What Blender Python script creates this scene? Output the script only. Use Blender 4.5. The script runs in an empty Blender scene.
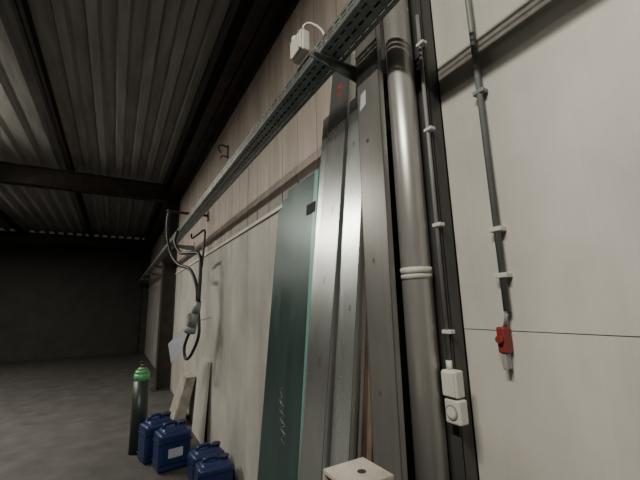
import bpy, bmesh, math, random
from mathutils import Vector, Matrix
random.seed(4)
SC=bpy.context.scene
# ------------------------------------------------------------ materials
def mat(name,col,rough=.6,metal=0.0,var=.12,scale=6.0,stretch=(1,1,1),bump=0.0,bscale=60,rvar=0.0,col2=None,lo=.35,hi=.7,streak=0.0):
    m=bpy.data.materials.new(name); m.use_nodes=True
    nt=m.node_tree; N=nt.nodes; L=nt.links
    b=N["Principled BSDF"]; b.inputs["Metallic"].default_value=metal; b.inputs["Roughness"].default_value=rough
    tc=N.new("ShaderNodeTexCoord"); mp=N.new("ShaderNodeMapping"); mp.inputs["Scale"].default_value=stretch
    L.new(tc.outputs["Object"],mp.inputs["Vector"])
    n=N.new("ShaderNodeTexNoise"); n.inputs["Scale"].default_value=scale; n.inputs["Detail"].default_value=7; n.inputs["Roughness"].default_value=.6
    L.new(mp.outputs["Vector"],n.inputs["Vector"])
    r=N.new("ShaderNodeValToRGB"); e=r.color_ramp.elements
    c2=col2 if col2 else tuple(c*(1-var*2) for c in col)
    e[0].position=lo; e[1].position=hi
    e[0].color=(*c2,1); e[1].color=(*[min(1,c*(1+var*.5)) for c in col],1)
    L.new(n.outputs["Fac"],r.inputs["Fac"]); src=r.outputs["Color"]
    if streak:
        mp2=N.new("ShaderNodeMapping"); mp2.inputs["Scale"].default_value=(28,28,.5)
        L.new(tc.outputs["Object"],mp2.inputs["Vector"])
        n3=N.new("ShaderNodeTexNoise"); n3.inputs["Scale"].default_value=2; n3.inputs["Detail"].default_value=5
        L.new(mp2.outputs["Vector"],n3.inputs["Vector"])
        mr=N.new("ShaderNodeMapRange"); mr.inputs["From Min"].default_value=.3; mr.inputs["From Max"].default_value=.7
        mr.inputs["To Min"].default_value=1-streak; mr.inputs["To Max"].default_value=1
        L.new(n3.outputs["Fac"],mr.inputs["Value"])
        mx=N.new("ShaderNodeMixRGB"); mx.blend_type='MULTIPLY'; mx.inputs[0].default_value=1
        L.new(src,mx.inputs[1]); L.new(mr.outputs["Result"],mx.inputs[2]); src=mx.outputs[0]
    L.new(src,b.inputs["Base Color"])
    if rvar:
        mr=N.new("ShaderNodeMapRange"); mr.inputs["From Min"].default_value=.3; mr.inputs["From Max"].default_value=.7
        mr.inputs["To Min"].default_value=rough-rvar; mr.inputs["To Max"].default_value=rough+rvar
        L.new(n.outputs["Fac"],mr.inputs["Value"]); L.new(mr.outputs["Result"],b.inputs["Roughness"])
    if bump:
        n2=N.new("ShaderNodeTexNoise"); n2.inputs["Scale"].default_value=bscale; n2.inputs["Detail"].default_value=4
        L.new(mp.outputs["Vector"],n2.inputs["Vector"])
        bp=N.new("ShaderNodeBump"); bp.inputs["Strength"].default_value=bump; bp.inputs["Distance"].default_value=.01
        L.new(n2.outputs["Fac"],bp.inputs["Height"]); L.new(bp.outputs["Normal"],b.inputs["Normal"])
    return m
M={}
M['wall_lo']=mat("wall_panel_white",(.54,.525,.48),.5,0,.16,2.2,(1,1,.5),.05,30,streak=.05)
M['wall_up']=mat("wall_panel_upper",(.60,.52,.45),.5,0,.14,2.5,(2,1,.35),.05,30,streak=.18)
M['wall_rt']=mat("wall_panel_right",(.62,.60,.55),.5,0,.14,1.6,(1,1,.6),.05,30,streak=.04)
M['trim']=mat("trim_light",(.74,.71,.64),.45,0,.08,4)
M['deck']=mat("roof_deck",(.46,.45,.43),.5,.35,.15,3,(.4,3,3))
M['dark']=mat("dark_steel_paint",(.06,.048,.042),.5,.2,.25,5)
M['darkc']=mat("column_paint",(.07,.068,.066),.5,.2,.2,5,(2,2,.5))
M['floor']=mat("floor_concrete",(.075,.072,.068),.75,0,.2,3,bump=.1)
M['galv']=mat("galvanised_sheet",(.54,.57,.55),.30,.88,.04,5,(1,1,.4),.0,30,rvar=.04,streak=.08)
M['galv2']=mat("galvanised_sheet_bright",(.72,.77,.745),.28,.88,.03,5,(1,1,.4),.0,30,rvar=.04,streak=.06)
M['mill']=mat("mill_steel",(.25,.25,.235),.36,.6,.08,5,(1,1,.5),.0,40,rvar=.05,streak=.10)
M['rust']=mat("rusty_steel",(.32,.24,.17),.55,.5,.25,9,(2,2,.5),.1,60)
M['tray']=mat("galvanised_tray",(.27,.30,.29),.45,.6,.2,12)
M['slot']=mat("slot_dark",(.025,.025,.025),.8)
M['pipe']=mat("pipe_steel",(.50,.495,.48),.36,.6,.10,5,(1,1,.4),.0,50,col2=(.37,.36,.34),streak=.1)
M['tape']=mat("pipe_band",(.62,.6,.54),.6,0,.15,30)
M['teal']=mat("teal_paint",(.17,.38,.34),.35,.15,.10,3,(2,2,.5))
M['teal_shade']=mat("teal_face_shaded",(.066,.112,.104),.33,.4,.15,3,(2,2,.5),rvar=.05,streak=.06)  # panel's teal paint darkened: shade on the front face put into the colour
M['white']=mat("white_plastic",(.62,.61,.56),.45,0,.05,8)
M['grey']=mat("grey_plastic",(.3,.31,.31),.5,0,.1,8)
M['cond']=mat("conduit_grey",(.20,.21,.21),.5,0,.1,8)
M['black']=mat("black_rubber",(.015,.015,.015),.5,0,.1,8)
M['blue']=mat("blue_plastic",(.012,.028,.11),.38,0,.15,8)
M['blued']=mat("blue_plastic_dark",(.006,.011,.04),.45,0,.15,8)
M['red']=mat("red_plastic",(.22,.03,.025),.45,0,.1,8)
M['green']=mat("green_cylinder_paint",(.12,.42,.16),.4,0,.1,8)
M['cyl']=mat("cylinder_body_paint",(.03,.045,.04),.4,.1,.1,8)
M['beige']=mat("beige_paint",(.46,.43,.37),.5,0,.2,9)
M['ink']=mat("marker_ink",(.04,.04,.05),.7)
M['inkr']=mat("red_marker",(.55,.06,.04),.7)
M['paper']=mat("paper_white",(.42,.45,.5),.7,0,.05,5)
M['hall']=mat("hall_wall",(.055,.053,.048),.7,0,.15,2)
def emis(name,c,s):
    m=bpy.data.materials.new(name); m.use_nodes=True; b=m.node_tree.nodes["Principled BSDF"]
    b.inputs["Emission Color"].default_value=(*c,1); b.inputs["Emission Strength"].default_value=s; b.inputs["Base Color"].default_value=(*c,1); return m
M['tube']=emis("fluorescent_tube",(1,.93,.8),18)
# ------------------------------------------------------------ mesh builder
class B:
    def __init__(s,name):
        s.name=name; s.bm=bmesh.new(); s.mats=[]
    def mi(s,k):
        if k not in s.mats: s.mats.append(k)
        return s.mats.index(k)
    def box(s,x0,x1,y0,y1,z0,z1,k,bev=0.0,mtx=None,taper=0,seg=2):
        r=bmesh.ops.create_cube(s.bm,size=1)['verts']
        for v in r:
            t=1-taper if v.co.z>0 else 1
            v.co=Vector(((x0+x1)/2+v.co.x*(x1-x0)*t,(y0+y1)/2+v.co.y*(y1-y0)*t,(z0+z1)/2+v.co.z*(z1-z0)))
        fs=list({f for v in r for f in v.link_faces}); i=s.mi(k)
        for f in fs: f.material_index=i
        if bev>0:
            es=list({e for v in r for e in v.link_edges})
            o=bmesh.ops.bevel(s.bm,geom=es,offset=bev,segments=seg,affect='EDGES',profile=.5)
            for f in o['faces']:
                f.material_index=i
                if seg>2: f.smooth=True
            r=list({v for f in o['faces'] for v in f.verts}|{v for v in r if v.is_valid})
        if mtx:
            for v in r: v.co=mtx@v.co
        return r
    def prism(s,pts,ext,k):
        i=s.mi(k); ext=Vector(ext)
        a=[s.bm.verts.new(Vector(p)) for p in pts]; b=[s.bm.verts.new(Vector(p)+ext) for p in pts]
        fs=[s.bm.faces.new(a),s.bm.faces.new(b[::-1])]
        n=len(a)
        for j in range(n): fs.append(s.bm.faces.new((a[j],b[j],b[(j+1)%n],a[(j+1)%n])))
        for f in fs: f.material_index=i
    def cyl(s,p0,p1,r,k,seg=24,r2=None,caps=True):
        p0=Vector(p0);p1=Vector(p1);d=p1-p0
        q=d.to_track_quat('Z','Y').to_matrix().to_4x4()
        o=bmesh.ops.create_cone(s.bm,cap_ends=caps,segments=seg,radius1=r,radius2=r if r2 is None else r2,depth=d.length,matrix=Matrix.Translation((p0+p1)/2)@q)
        i=s.mi(k)
        for f in {f for v in o['verts'] for f in v.link_faces}:
            f.material_index=i
            if len(f.verts)==4: f.smooth=True
    def sphere(s,c,r,k,sc=(1,1,1)):
        o=bmesh.ops.create_uvsphere(s.bm,u_segments=20,v_segments=12,radius=r,matrix=Matrix.Translation(c)@Matrix.Diagonal((*sc,1)))
        i=s.mi(k)
        for f in {f for v in o['verts'] for f in v.link_faces}: f.material_index=i; f.smooth=True
    def tube(s,pts,r,k,seg=10,sub=8):
        P=[Vector(p) for p in pts]; Q=[]
        E=[P[0]*2-P[1]]+P+[P[-1]*2-P[-2]]
        for j in range(1,len(E)-2):
            a,b,c,d=E[j-1:j+3]
            for n in range(sub):
                t=n/sub
                Q.append(.5*((2*b)+(c-a)*t+(2*a-5*b+4*c-d)*t*t+(3*b-a-3*c+d)*t**3))
        Q.append(P[-1])
        i=s.mi(k); rings=[]; up=Vector((0.13,.37,.92))
        for j,p in enumerate(Q):
            t=(Q[min(j+1,len(Q)-1)]-Q[max(j-1,0)]).normalized()
            n=(up-t*up.dot(t)).normalized(); up=n; bn=t.cross(n)
            rings.append([s.bm.verts.new(p+n*r*math.cos(2*math.pi*m/seg)+bn*r*math.sin(2*math.pi*m/seg)) for m in range(seg)])
        for a,b in zip(rings,rings[1:]):
            for m in range(seg):
                f=s.bm.faces.new((a[m],a[(m+1)%seg],b[(m+1)%seg],b[m])); f.material_index=i; f.smooth=True
        for rg in (rings[0],rings[-1]):
            f=s.bm.faces.new(rg); f.material_index=i
    def done(s,parent=None):
        bmesh.ops.recalc_face_normals(s.bm,faces=s.bm.faces[:])
        me=bpy.data.meshes.new(s.name); s.bm.to_mesh(me); s.bm.free()
        for k in s.mats: me.materials.append(M[k])
        o=bpy.data.objects.new(s.name,me); SC.collection.objects.link(o)
        if parent: o.parent=parent
        return o
# ------------------------------------------------------------ room shell
XF,XN=-17.0,3.5; YB=-10.0; ZC=4.80
b=B("floor"); b.box(XF,XN,YB,.1,-.1,0,'floor'); b.done()
b=B("wall_right")
b.box(XF,XN,.012,.12,0,ZC,'wall_lo')
XC=-1.05
b.box(XC,XN,0.0,.014,0,1.5535,'wall_rt'); b.box(XC,XN,0.0,.014,1.5565,ZC,'wall_rt')
x=XC
while x>XF:
    x0=max(x-.6,XF); b.box(x0+.004,x-.004,0.0,.014,0,2.47,'wall_lo'); x-=.6
x=XC
while x>XF:
    b.box(x-.30+.007,x-.007,-.004,.014,2.50,ZC,'wall_up'); x-=.30
b.done()
b=B("trim_1"); b.box(XF,-1.24,-.02,0,2.465,2.495,'trim'); b.done()
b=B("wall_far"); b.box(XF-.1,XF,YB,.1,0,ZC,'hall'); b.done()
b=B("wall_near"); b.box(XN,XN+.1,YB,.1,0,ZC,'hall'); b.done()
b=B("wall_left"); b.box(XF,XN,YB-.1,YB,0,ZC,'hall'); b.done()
b=B("ceiling")
i=b.mi('deck'); y=YB-.05; prof=[]
while y<.1:
    prof+= [(y,ZC),(y+.10,ZC),(y+.135,ZC+.09),(y+.265,ZC+.09)]; y+=.30
prof=[(min(a,.12),c) for a,c in prof]
va=[b.bm.verts.new((XF,a,c)) for a,c in prof]; vb=[b.bm.verts.new((XN,a,c)) for a,c in prof]
for j in range(len(prof)-1):
    f=b.bm.faces.new((va[j],vb[j],vb[j+1],va[j+1])); f.material_index=i
b.box(XF,XN,YB-.05,.12,ZC+.14,ZC+.2,'deck')
b.done()
def ibeam_x(b,x0,x1,yc,z0,z1,w,k):
    b.box(x0,x1,yc-w/2,yc+w/2,z0,z0+.015,k); b.box(x0,x1,yc-w/2,yc+w/2,z1-.015,z1,k); b.box(x0,x1,yc-.006,yc+.006,z0,z1,k)
b=B("roof_beam"); ibeam_x(b,XF,XN,-.16,4.30,4.70,.26,'dark'); b.box(XF,XN,-.03,-.006,4.18,4.30,'dark'); b.done()
for yy in (-2.2,-4.4,-6.6):
    b=B("roof_purlin"); ibeam_x(b,XF,XN,yy,4.62,4.795,.09,'dark'); b.done()
for xc in (-8.6,-16.2):
    b=B("steel_column")
    b.box(xc-.15,xc+.15,-.022,-.006,0,4.28,'dark'); b.box(xc-.15,xc+.15,-.285,-.27,0,4.28,'dark'); b.box(xc-.008,xc+.008,-.27,-.006,0,4.28,'dark')
    b.box(xc-.2,xc+.2,-.36,-.006,0,.02,'dark'); b.done()
for xc in (-8.6,-16.2,1.0):
    b=B("roof_rafter")
    b.box(xc-.11,xc+.11,YB,-.31,4.20,4.215,'dark'); b.box(xc-.11,xc+.11,YB,-.31,4.57,4.59,'dark'); b.box(xc-.008,xc+.008,YB,-.31,4.2,4.59,'dark'); b.done()
b=B("steel_column")
b.box(-1.22,-.89,-.012,-.003,0,4.15,'darkc'); b.box(-1.22,-1.205,-.07,-.003,0,4.15,'darkc'); b.box(-.905,-.89,-.075,-.003,0,4.15,'darkc')
b.box(-1.22,-1.13,-.08,-.07,0,4.15,'darkc'); b.box(-.95,-.89,-.08,-.07,0,4.15,'darkc'); b.done()
# ------------------------------------------------------------ pipe
b=B("vertical_pipe")
PX,PY,PR=-.975,-.143,.058
b.cyl((PX,PY,0),(PX,PY,4.27),PR,'pipe',40)
b.cyl((PX,PY,1.765),(PX,PY,1.79),PR+.003,'tape',40)
b.cyl((PX,PY,1.745),(PX,PY,1.768),PR+.002,'tape',40)
b.cyl((PX,PY,0),(PX,PY,.02),PR+.003,'pipe',40)
b.done()
# ------------------------------------------------------------ cable tray
b=B("cable_tray")
y0,y1,z0,h=-.43,-.30,2.79,.062
xs,xe=-16.5,3.0; t=.003
def side_with_slots(y,zz0,zz1):
    sl=[(zz0+.016,zz0+.026),(zz0+.038,zz0+.048)]
    b.box(xs,xe,y-t/2,y+t/2,zz0,sl[0][0],'tray'); b.box(xs,xe,y-t/2,y+t/2,sl[0][1],sl[1][0],'tray'); b.box(xs,xe,y-t/2,y+t/2,sl[1][1],zz1,'tray')
    for n,(a,c) in enumerate(sl):
        x=xe
        while x>xs:
            b.box(x-.016,x,y-t/2,y+t/2,a,c,'tray'); x-=.05
side_with_slots(y0,z0,z0+h); side_with_slots(y1,z0,z0+h)
rows=[(y0+.020,y0+.032),(y0+.059,y0+.071),(y1-.032,y1-.020)]
edges=[y0]+[v for r in rows for v in r]+[y1]
for a,c in zip(edges[0::2],edges[1::2]): b.box(xs,xe,a,c,z0-t/2,z0+t/2,'tray')
for n,(a,c) in enumerate(rows):
    x=xe-.02*n
    while x>xs:
        b.box(x-.016,x,a,c,z0-t/2,z0+t/2,'tray'); x-=.05
b.box(xs,xe,y0,y0+.012,z0+h,z0+h+.003,'tray'); b.box(xs,xe,y1-.012,y1,z0+h,z0+h+.003,'tray')
for yy,r in ((-.40,.009),(-.375,.007),(-.35,.01),(-.327,.008)):
    b.cyl((xs,yy,z0+t+r),(xe,yy,z0+t+r),r,'black',8)
b.done()
def tray_bracket(x,out=-.005):
    b=B("tray_bracket")
    b.box(x-.022,x+.022,out-.008,out,2.66,2.86,'tray',.002)
    b.prism([(x-.003,out-.008,2.785),(x-.003,-.46,2.785),(x-.003,-.46,2.765),(x-.003,out-.008,2.69)],(.006,0,0),'tray')
    b.box(x-.022,x+.022,-.46,out-.008,2.780,2.787,'tray',.001)
    b.cyl((x,-.36,2.76),(x,-.36,2.787),.008,'tray',6)
    b.done()
tray_bracket(-1.195,-.082)
for x in (-6.4,-9.6,-11.5,-13.5): tray_bracket(x,-.006)
b=B("junction_box")
JX=.02
b.box(-1.40+JX,-1.28+JX,-.475,-.432,2.855,2.965,'white',.008)
b.box(-1.395+JX,-1.285+JX,-.487,-.473,2.860,2.960,'white',.006)
for dx in (-.046,.046):
    for dz in (-.042,.042): b.cyl((-1.34+JX+dx,-.490,2.91+dz),(-1.34+JX+dx,-.486,2.91+dz),.005,'grey',10)
b.cyl((-1.31+JX,-.455,2.962),(-1.31+JX,-.455,2.985),.014,'grey',14)
b.tube([(-1.31+JX,-.455,2.98),(-1.31+JX,-.45,3.01),(-1.26,-.43,3.01),(-1.20,-.40,2.93),(-1.18,-.38,2.82)],.006,'white')
b.cyl((-1.385+JX,-.46,2.963),(-1.385+JX,-.46,2.995),.02,'white',18)
b.done()
# ------------------------------------------------------------ leaning stock
def lean(name,xb0,xb1,xt0,xt1,yb,yt,zt,k,flange=.03,th=.002,marks=None,kedge=None,zb=0.0):
    b=B(name)
    nrm=Vector((0,-(zt-zb),(yt-yb))).normalized()
    P0=Vector((xb0,yb,zb));P1=Vector((xb1,yb,zb));P2=Vector((xt1,yt,zt));P3=Vector((xt0,yt,zt))
    b.prism([P0,P1,P2,P3],-nrm*th,k)
    ke=kedge or k
    e=Vector((th*1.5,0,0))
    b.prism([P0,P3,P3-nrm*flange,P0-nrm*flange],e,ke)
    b.prism([P1,P2,P2-nrm*flange,P1-nrm*flange],-e,ke)
    if marks: marks(b,P0,P1,P2,P3,nrm)
    return b.done()
def on(P0,P1,P2,P3,nrm,u,v,off=.0005):
    return P0.lerp(P1,u).lerp(P3.lerp(P2,u),v)+nrm*off
def squig(b,args,u,v,su,sv,k,n=6,r=.0016):
    pts=[on(*args,u+su*(-1 if j%2 else 1)*random.uniform(.5,1),v+sv*(j/(n-1)-.5)) for j in range(n)]
    b.tube(pts,r,k,6,4)
def teal():
    b=B("teal_metal_panel")
    yb,yt,zt=-.30,-.085,2.52
    x0,x1=-2.42,-1.80; th=.05
    n=Vector((0,-zt,(yt-yb))).normalized()
    def pt(x,z,o=0): return Vector((x,yb+(yt-yb)*z/zt,z))+n*o
    prof=[(x0,0),(x1,0),(x1,zt),(x0+.16,zt),(x0+.16,zt-.05),(x0+.06,zt-.05),(x0+.06,zt-.12),(x0,zt-.12)]
    b.prism([pt(x,z) for x,z in prof],-n*.003,'teal_shade')
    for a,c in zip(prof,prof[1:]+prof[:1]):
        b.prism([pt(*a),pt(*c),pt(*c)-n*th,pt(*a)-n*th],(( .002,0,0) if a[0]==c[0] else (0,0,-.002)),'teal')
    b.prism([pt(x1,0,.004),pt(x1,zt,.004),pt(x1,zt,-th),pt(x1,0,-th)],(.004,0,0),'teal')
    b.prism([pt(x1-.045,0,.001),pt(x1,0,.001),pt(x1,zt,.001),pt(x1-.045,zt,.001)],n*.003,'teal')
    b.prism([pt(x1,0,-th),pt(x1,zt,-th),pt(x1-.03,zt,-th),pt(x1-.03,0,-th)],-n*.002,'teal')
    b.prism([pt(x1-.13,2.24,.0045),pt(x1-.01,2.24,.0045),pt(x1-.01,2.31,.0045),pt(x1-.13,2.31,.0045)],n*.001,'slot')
    b.prism([pt(x1+.0035,2.24,-.0),pt(x1+.0035,2.24,-.04),pt(x1+.0035,2.31,-.04),pt(x1+.0035,2.31,-.0)],(.001,0,0),'slot')
    args=(pt(x0,0),pt(x1,0),pt(x1,zt),pt(x0,zt),n)
    for q in range(5): squig(b,args,.45+.03*q,.44-.02*q,.05,.04,'tray',5,.0015)
    b.done()
teal()
def mk1(b,*a):
    squig(b,a,.5,.945,.16,.008,'inkr',5,.003); squig(b,a,.45,.93,.12,.006,'inkr',4,.003)
    for v in (.86,.84,.70,.58,.45): squig(b,a,random.uniform(.3,.7),v,.07,.012,'ink',5,.0009)
lean("galvanised_sheet_profile",-1.675,-1.475,-1.59,-1.395,-.42,-.09,3.08,'galv',.05,.002,marks=mk1)
def mk2(b,*a):
    for v in (.95,.9,.6): squig(b,a,random.uniform(.3,.7),v,.08,.01,'ink',5,.0009)
lean("galvanised_sheet_profile",-1.76,-1.685,-1.685,-1.61,-.36,-.11,2.8,'galv2',.03,.002)
lean("galvanised_sheet_profile",-1.465,-1.335,-1.375,-1.225,-.37,-.13,2.74,'galv2',.035,.002,marks=mk2)
lean("steel_angle",-1.325,-1.295,-1.215,-1.19,-.33,-.13,2.5,'mill',.03,.003,kedge='rust')
lean("steel_angle",-1.255,-1.20,-1.183,-1.17,-.31,-.14,2.6,'rust',.03,.003,kedge='rust')
def mk4(b,*a):
    P=[on(*a,u,v,.001) for u,v in ((.12,.855),(.4,.86),(.42,.885),(.2,.882))]
    b.prism(P,a[4]*.001,'paper')
    for v in (.8,.62,.45): squig(b,a,.4,v,.07,.006,'ink',5,.0009)
lean("steel_flat_profile",-1.13,-.975,-1.165,-1.01,-.29,-.238,2.95,'mill',.025,.003,kedge='mill',marks=mk4)
# ------------------------------------------------------------ pedestal bottom
b=B("steel_bollard_post")
b.box(-1.04,-.92,-.52,-.40,0.01,1.13,'beige',.006)
b.box(-1.055,-.90,-.54,-.38,1.13,1.145,'beige',.003)
b.box(-1.055,-1.047,-.54,-.38,1.08,1.13,'beige'); b.box(-.908,-.90,-.54,-.38,1.08,1.13,'beige')
b.cyl((-.97,-.45,1.144),(-.97,-.45,1.1462),.014,'slot',20)
b.box(-1.11,-.87,-.57,-.35,0,.012,'beige',.003)
for dx in (-.1,.1):
    for dy in (-.09,.09): b.cyl((-.99+dx,-.46+dy,.012),(-.99+dx,-.46+dy,.025),.01,'grey',6)
b.done()
# ------------------------------------------------------------ near wall electrics
b=B("socket_box")
b.box(-.912,-.85,-.125,-.082,1.33,1.42,'white',.006); b.box(-.907,-.855,-.132,-.124,1.335,1.415,'white',.003)
b.box(-.909,-.845,-.125,-.082,1.245,1.325,'white',.006); b.cyl((-.878,-.126,1.285),(-.878,-.130,1.285),.024,'grey',24); b.cyl((-.878,-.1295,1.285),(-.878,-.131,1.285),.018,'white',24)
b.cyl((-.895,-.098,1.418),(-.895,-.098,1.45),.011,'white',12)
b.done()
b=B("electrical_conduit")
b.cyl((-.895,-.096,1.45),(-.895,-.096,2.9),.008,'cond',12)
for z in (1.55,1.95,2.35,2.75): b.box(-.907,-.868,-.108,-.081,z-.007,z+.007,'white',.002)
b.done()
b=B("electrical_conduit")
b.cyl((-.70,-.022,1.62),(-.70,-.022,4.1),.011,'cond',14)
for z in (1.74,1.90,2.43,2.95,3.5): b.box(-.722,-.678,-.035,-.0005,z-.008,z+.008,'white' if z<2 else 'cond',.002)
b.done()
b=B("red_switch")
b.box(-.735,-.705,-.045,-.002,1.485,1.57,'red',.006); b.cyl((-.72,-.045,1.53),(-.72,-.058,1.53),.012,'red',16)
b.box(-.728,-.712,-.04,-.01,1.435,1.485,'grey',.003)
b.cyl((-.715,-.022,1.568),(-.702,-.022,1.615),.006,'cond',10)
b.done()
b=B("wall_hook")
b.box(-4.33,-4.27,-.012,-.0045,3.62,3.80,'dark',.002)
b.tube([(-4.3,-.012,3.78),(-4.3,-.10,3.79),(-4.3,-.13,3.74),(-4.3,-.10,3.68)],.010,'dark'); b.tube([(-4.3,-.012,3.64),(-4.3,-.08,3.64),(-4.3,-.10,3.60)],.008,'dark')
b.done()
# ------------------------------------------------------------ hanging cable with arm + connector
b=B("hanging_power_cable")
X=-5.35
b.box(X-.05,X+.05,-.016,-.0045,3.0,3.16,'dark',.002)
b.tube([(X,-.012,3.09),(X,-.3,3.09),(X,-.56,3.10)],.020,'dark'); b.sphere((X,-.57,3.10),.03,'dark')
b.tube([(X,-.56,3.10),(X,-.58,2.95),(X+.02,-.57,2.7),(X+.1,-.52,2.45),(X+.28,-.44,2.28),(X+.55,-.33,2.18),(X+.72,-.27,1.95),(X+.75,-.26,1.72)],.022,'black')
b.tube([(X+.1,-.45,2.79),(X+.12,-.48,2.62),(X+.25,-.42,2.45),(X+.45,-.32,2.42),(X+.66,-.25,2.38),(X+.76,-.24,2.2),(X+.79,-.25,1.75)],.022,'black')
b.tube([(X+.05,-.25,2.77),(X+.08,-.24,2.70),(X+.3,-.20,2.72),(X+.6,-.18,2.72),(X+.70,-.19,2.6),(X+.74,-.22,2.2)],.014,'black')
b.cyl((X+.78,-.25,1.76),(X+.72,-.27,1.62),.035,'grey',18,.055); b.cyl((X+.72,-.27,1.62),(X+.64,-.30,1.45),.06,'grey',20,.06)
b.box(X+.62,X+.74,-.36,-.32,1.5,1.62,'grey',.01); b.cyl((X+.64,-.30,1.46),(X+.61,-.31,1.38),.07,'grey',20,.07)
b.tube([(X+.61,-.31,1.39),(X+.52,-.35,1.2),(X+.58,-.34,1.06),(X+.72,-.30,1.12),(X+.86,-.25,1.35),(X+.82,-.25,1.6)],.018,'black')
b.done()
b=B("hanging_paper_sheet")
b.prism([(-5.16,-.50,1.22),(-4.93,-.34,1.44),(-4.88,-.32,1.20),(-5.11,-.46,.98)],(0,-.004,0),'paper')
b.tube([(-4.93,-.34,1.44),(-4.92,-.2,1.5),(-4.92,-.003,1.55)],.004,'cond')
b.done()
# ------------------------------------------------------------ floor objects : plastic canisters
def canister(x,y,w,d,h,rot,label=True):
    b=B("blue_plastic_canister")
    m=Matrix.Translation((x,y,0))@Matrix.Rotation(rot,4,'Z')
    b.box(-w/2,w/2,-d/2,d/2,0.0,h*.84,'blue',.035,m,0,4)
    b.box(-w/2+.02,w/2-.02,-d/2+.02,d/2-.02,h*.76,h*.92,'blue',.03,m,.22,4)
    # stacking ribs on faces
    for z in (.16,.62):
        b.box(-w/2-.004,w/2+.004,-d/2-.004,d/2+.004,h*z,h*z+.014,'blued',.003,m)
    # moulded handle arch
    P=[m@Vector(p) for p in ((0,-d*.30,h*.88),(0,-d*.27,h*.98),(0,-d*.12,h*1.01),(0,d*.06,h*1.0),(0,d*.12,h*.88))]
    b.tube(P,.018,'blue',12)
    # screw cap and neck
    c0=m@Vector((0,d*.30,h*.88)); c1=m@Vector((0,d*.30,h*.95)); c2=m@Vector((0,d*.30,h*1.01))
    b.cyl(c0,c1,.038,'blue',20); b.cyl(c1,c2,.044,'blued',20)
    if label:
        b.box(w/2+.001,w/2+.004,-d*.22,d*.22,h*.30,h*.50,'paper',0,m)
    b.done()
canister(-4.74,-.62,.26,.34,.46,math.radians(14))
canister(-4.40,-.50,.26,.34,.44,math.radians(8))
canister(-3.93,-.24,.24,.32,.30,math.radians(4),False)
canister(-3.64,-.235,.24,.32,.28,math.radians(-3),False)
def board(xb,yb,w,h,th,k,name="leaning_board"):
    b=B(name)
    b.prism([(xb,yb,0.004),(xb+w,yb,0.004),(xb+w,-.012-th,h),(xb,-.012-th,h)],(0,th,0),k)
    b.prism([(xb+.03,yb-.003,0.06),(xb+w-.03,yb-.003,0.06),(xb+w-.03,-.02-th,h-.05),(xb+.03,-.02-th,h-.05)],(0,.006,0),k)
    b.done()
board(-5.45,-.10,.62,.98,.03,'wall_lo'); board(-6.3,-.30,.55,.66,.14,'beige',"leaning_radiator")
for (x,y,h) in ((-5.05,-.80,1.02),):
    b=B("gas_cylinder")
    b.cyl((x,y,0),(x,y,h*.80),.09,'cyl',32); b.cyl((x,y,h*.80),(x,y,h*.88),.09,'green',32)
    b.cyl((x,y,h*.88),(x,y,h*.92),.09,'green',32,.07); b.cyl((x,y,h*.92),(x,y,h*.95),.07,'green',32,.035)
    b.cyl((x,y,h*.94),(x,y,h),.02,'rust',16); b.cyl((x-.05,y,h*.98),(x+.05,y,h*.98),.012,'rust',12)
    b.cyl((x,y,h),(x,y,h+.02),.03,'black',12)
    b.done()
# ------------------------------------------------------------ lights
def tube_light(x,y,z,e,ln=1.5):
    b=B("fluorescent_light_fixture")
    b.box(x-ln/2,x+ln/2,y-.05,y+.05,z+.06,z+.09,'white',.01)
    for dy in (-.05,.05): b.cyl((x-ln/2+.03,y+dy,z+.02),(x+ln/2-.03,y+dy,z+.02),.016,'tube',12)
    for s in (-1,1): b.box(x+s*(ln/2-.02)-.012,x+s*(ln/2-.02)+.012,y-.07,y+.07,z,z+.08,'white',.004)
    for dx in (-ln/3,ln/3): b.cyl((x+dx,y,z+.09),(x+dx,y,ZC+.05),.006,'cond',8)
    o=b.done()
    l=bpy.data.lights.new("tube_lamp",'AREA'); l.shape='RECTANGLE'; l.size=ln; l.size_y=.2; l.energy=e; l.color=(1,.94,.83)
    lo=bpy.data.objects.new("tube_lamp",l); lo.location=(x,y,z-.03); SC.collection.objects.link(lo); lo.parent=o
tube_light(.2,-2.5,4.25,190)
tube_light(-6.6,-3.4,4.1,240,2.6)
tube_light(-12.2,-5.0,4.0,70)
w=bpy.data.worlds.new("world"); SC.world=w; w.use_nodes=True
w.node_tree.nodes["Background"].inputs[0].default_value=(.5,.5,.48,1); w.node_tree.nodes["Background"].inputs[1].default_value=.05
# ------------------------------------------------------------ camera
f=345.0; th=math.radians(11.0); psi=math.radians(30.5); roll=math.radians(1.5)
C=Vector((0,-1.15,1.65))
F=Vector((-math.cos(th)*math.cos(psi), math.cos(th)*math.sin(psi), math.sin(th)))
R=Vector((math.sin(psi),math.cos(psi),0)); U=R.cross(F)
R2=R*math.cos(roll)-U*math.sin(roll); U2=R*math.sin(roll)+U*math.cos(roll)
Mx=Matrix((R2,U2,-F)).transposed()
cam=bpy.data.cameras.new("camera"); co=bpy.data.objects.new("camera",cam); SC.collection.objects.link(co)
co.matrix_world=Matrix.Translation(C)@Mx.to_4x4()
cam.sensor_width=36; cam.lens=f/640*36; cam.clip_start=.02; SC.camera=co
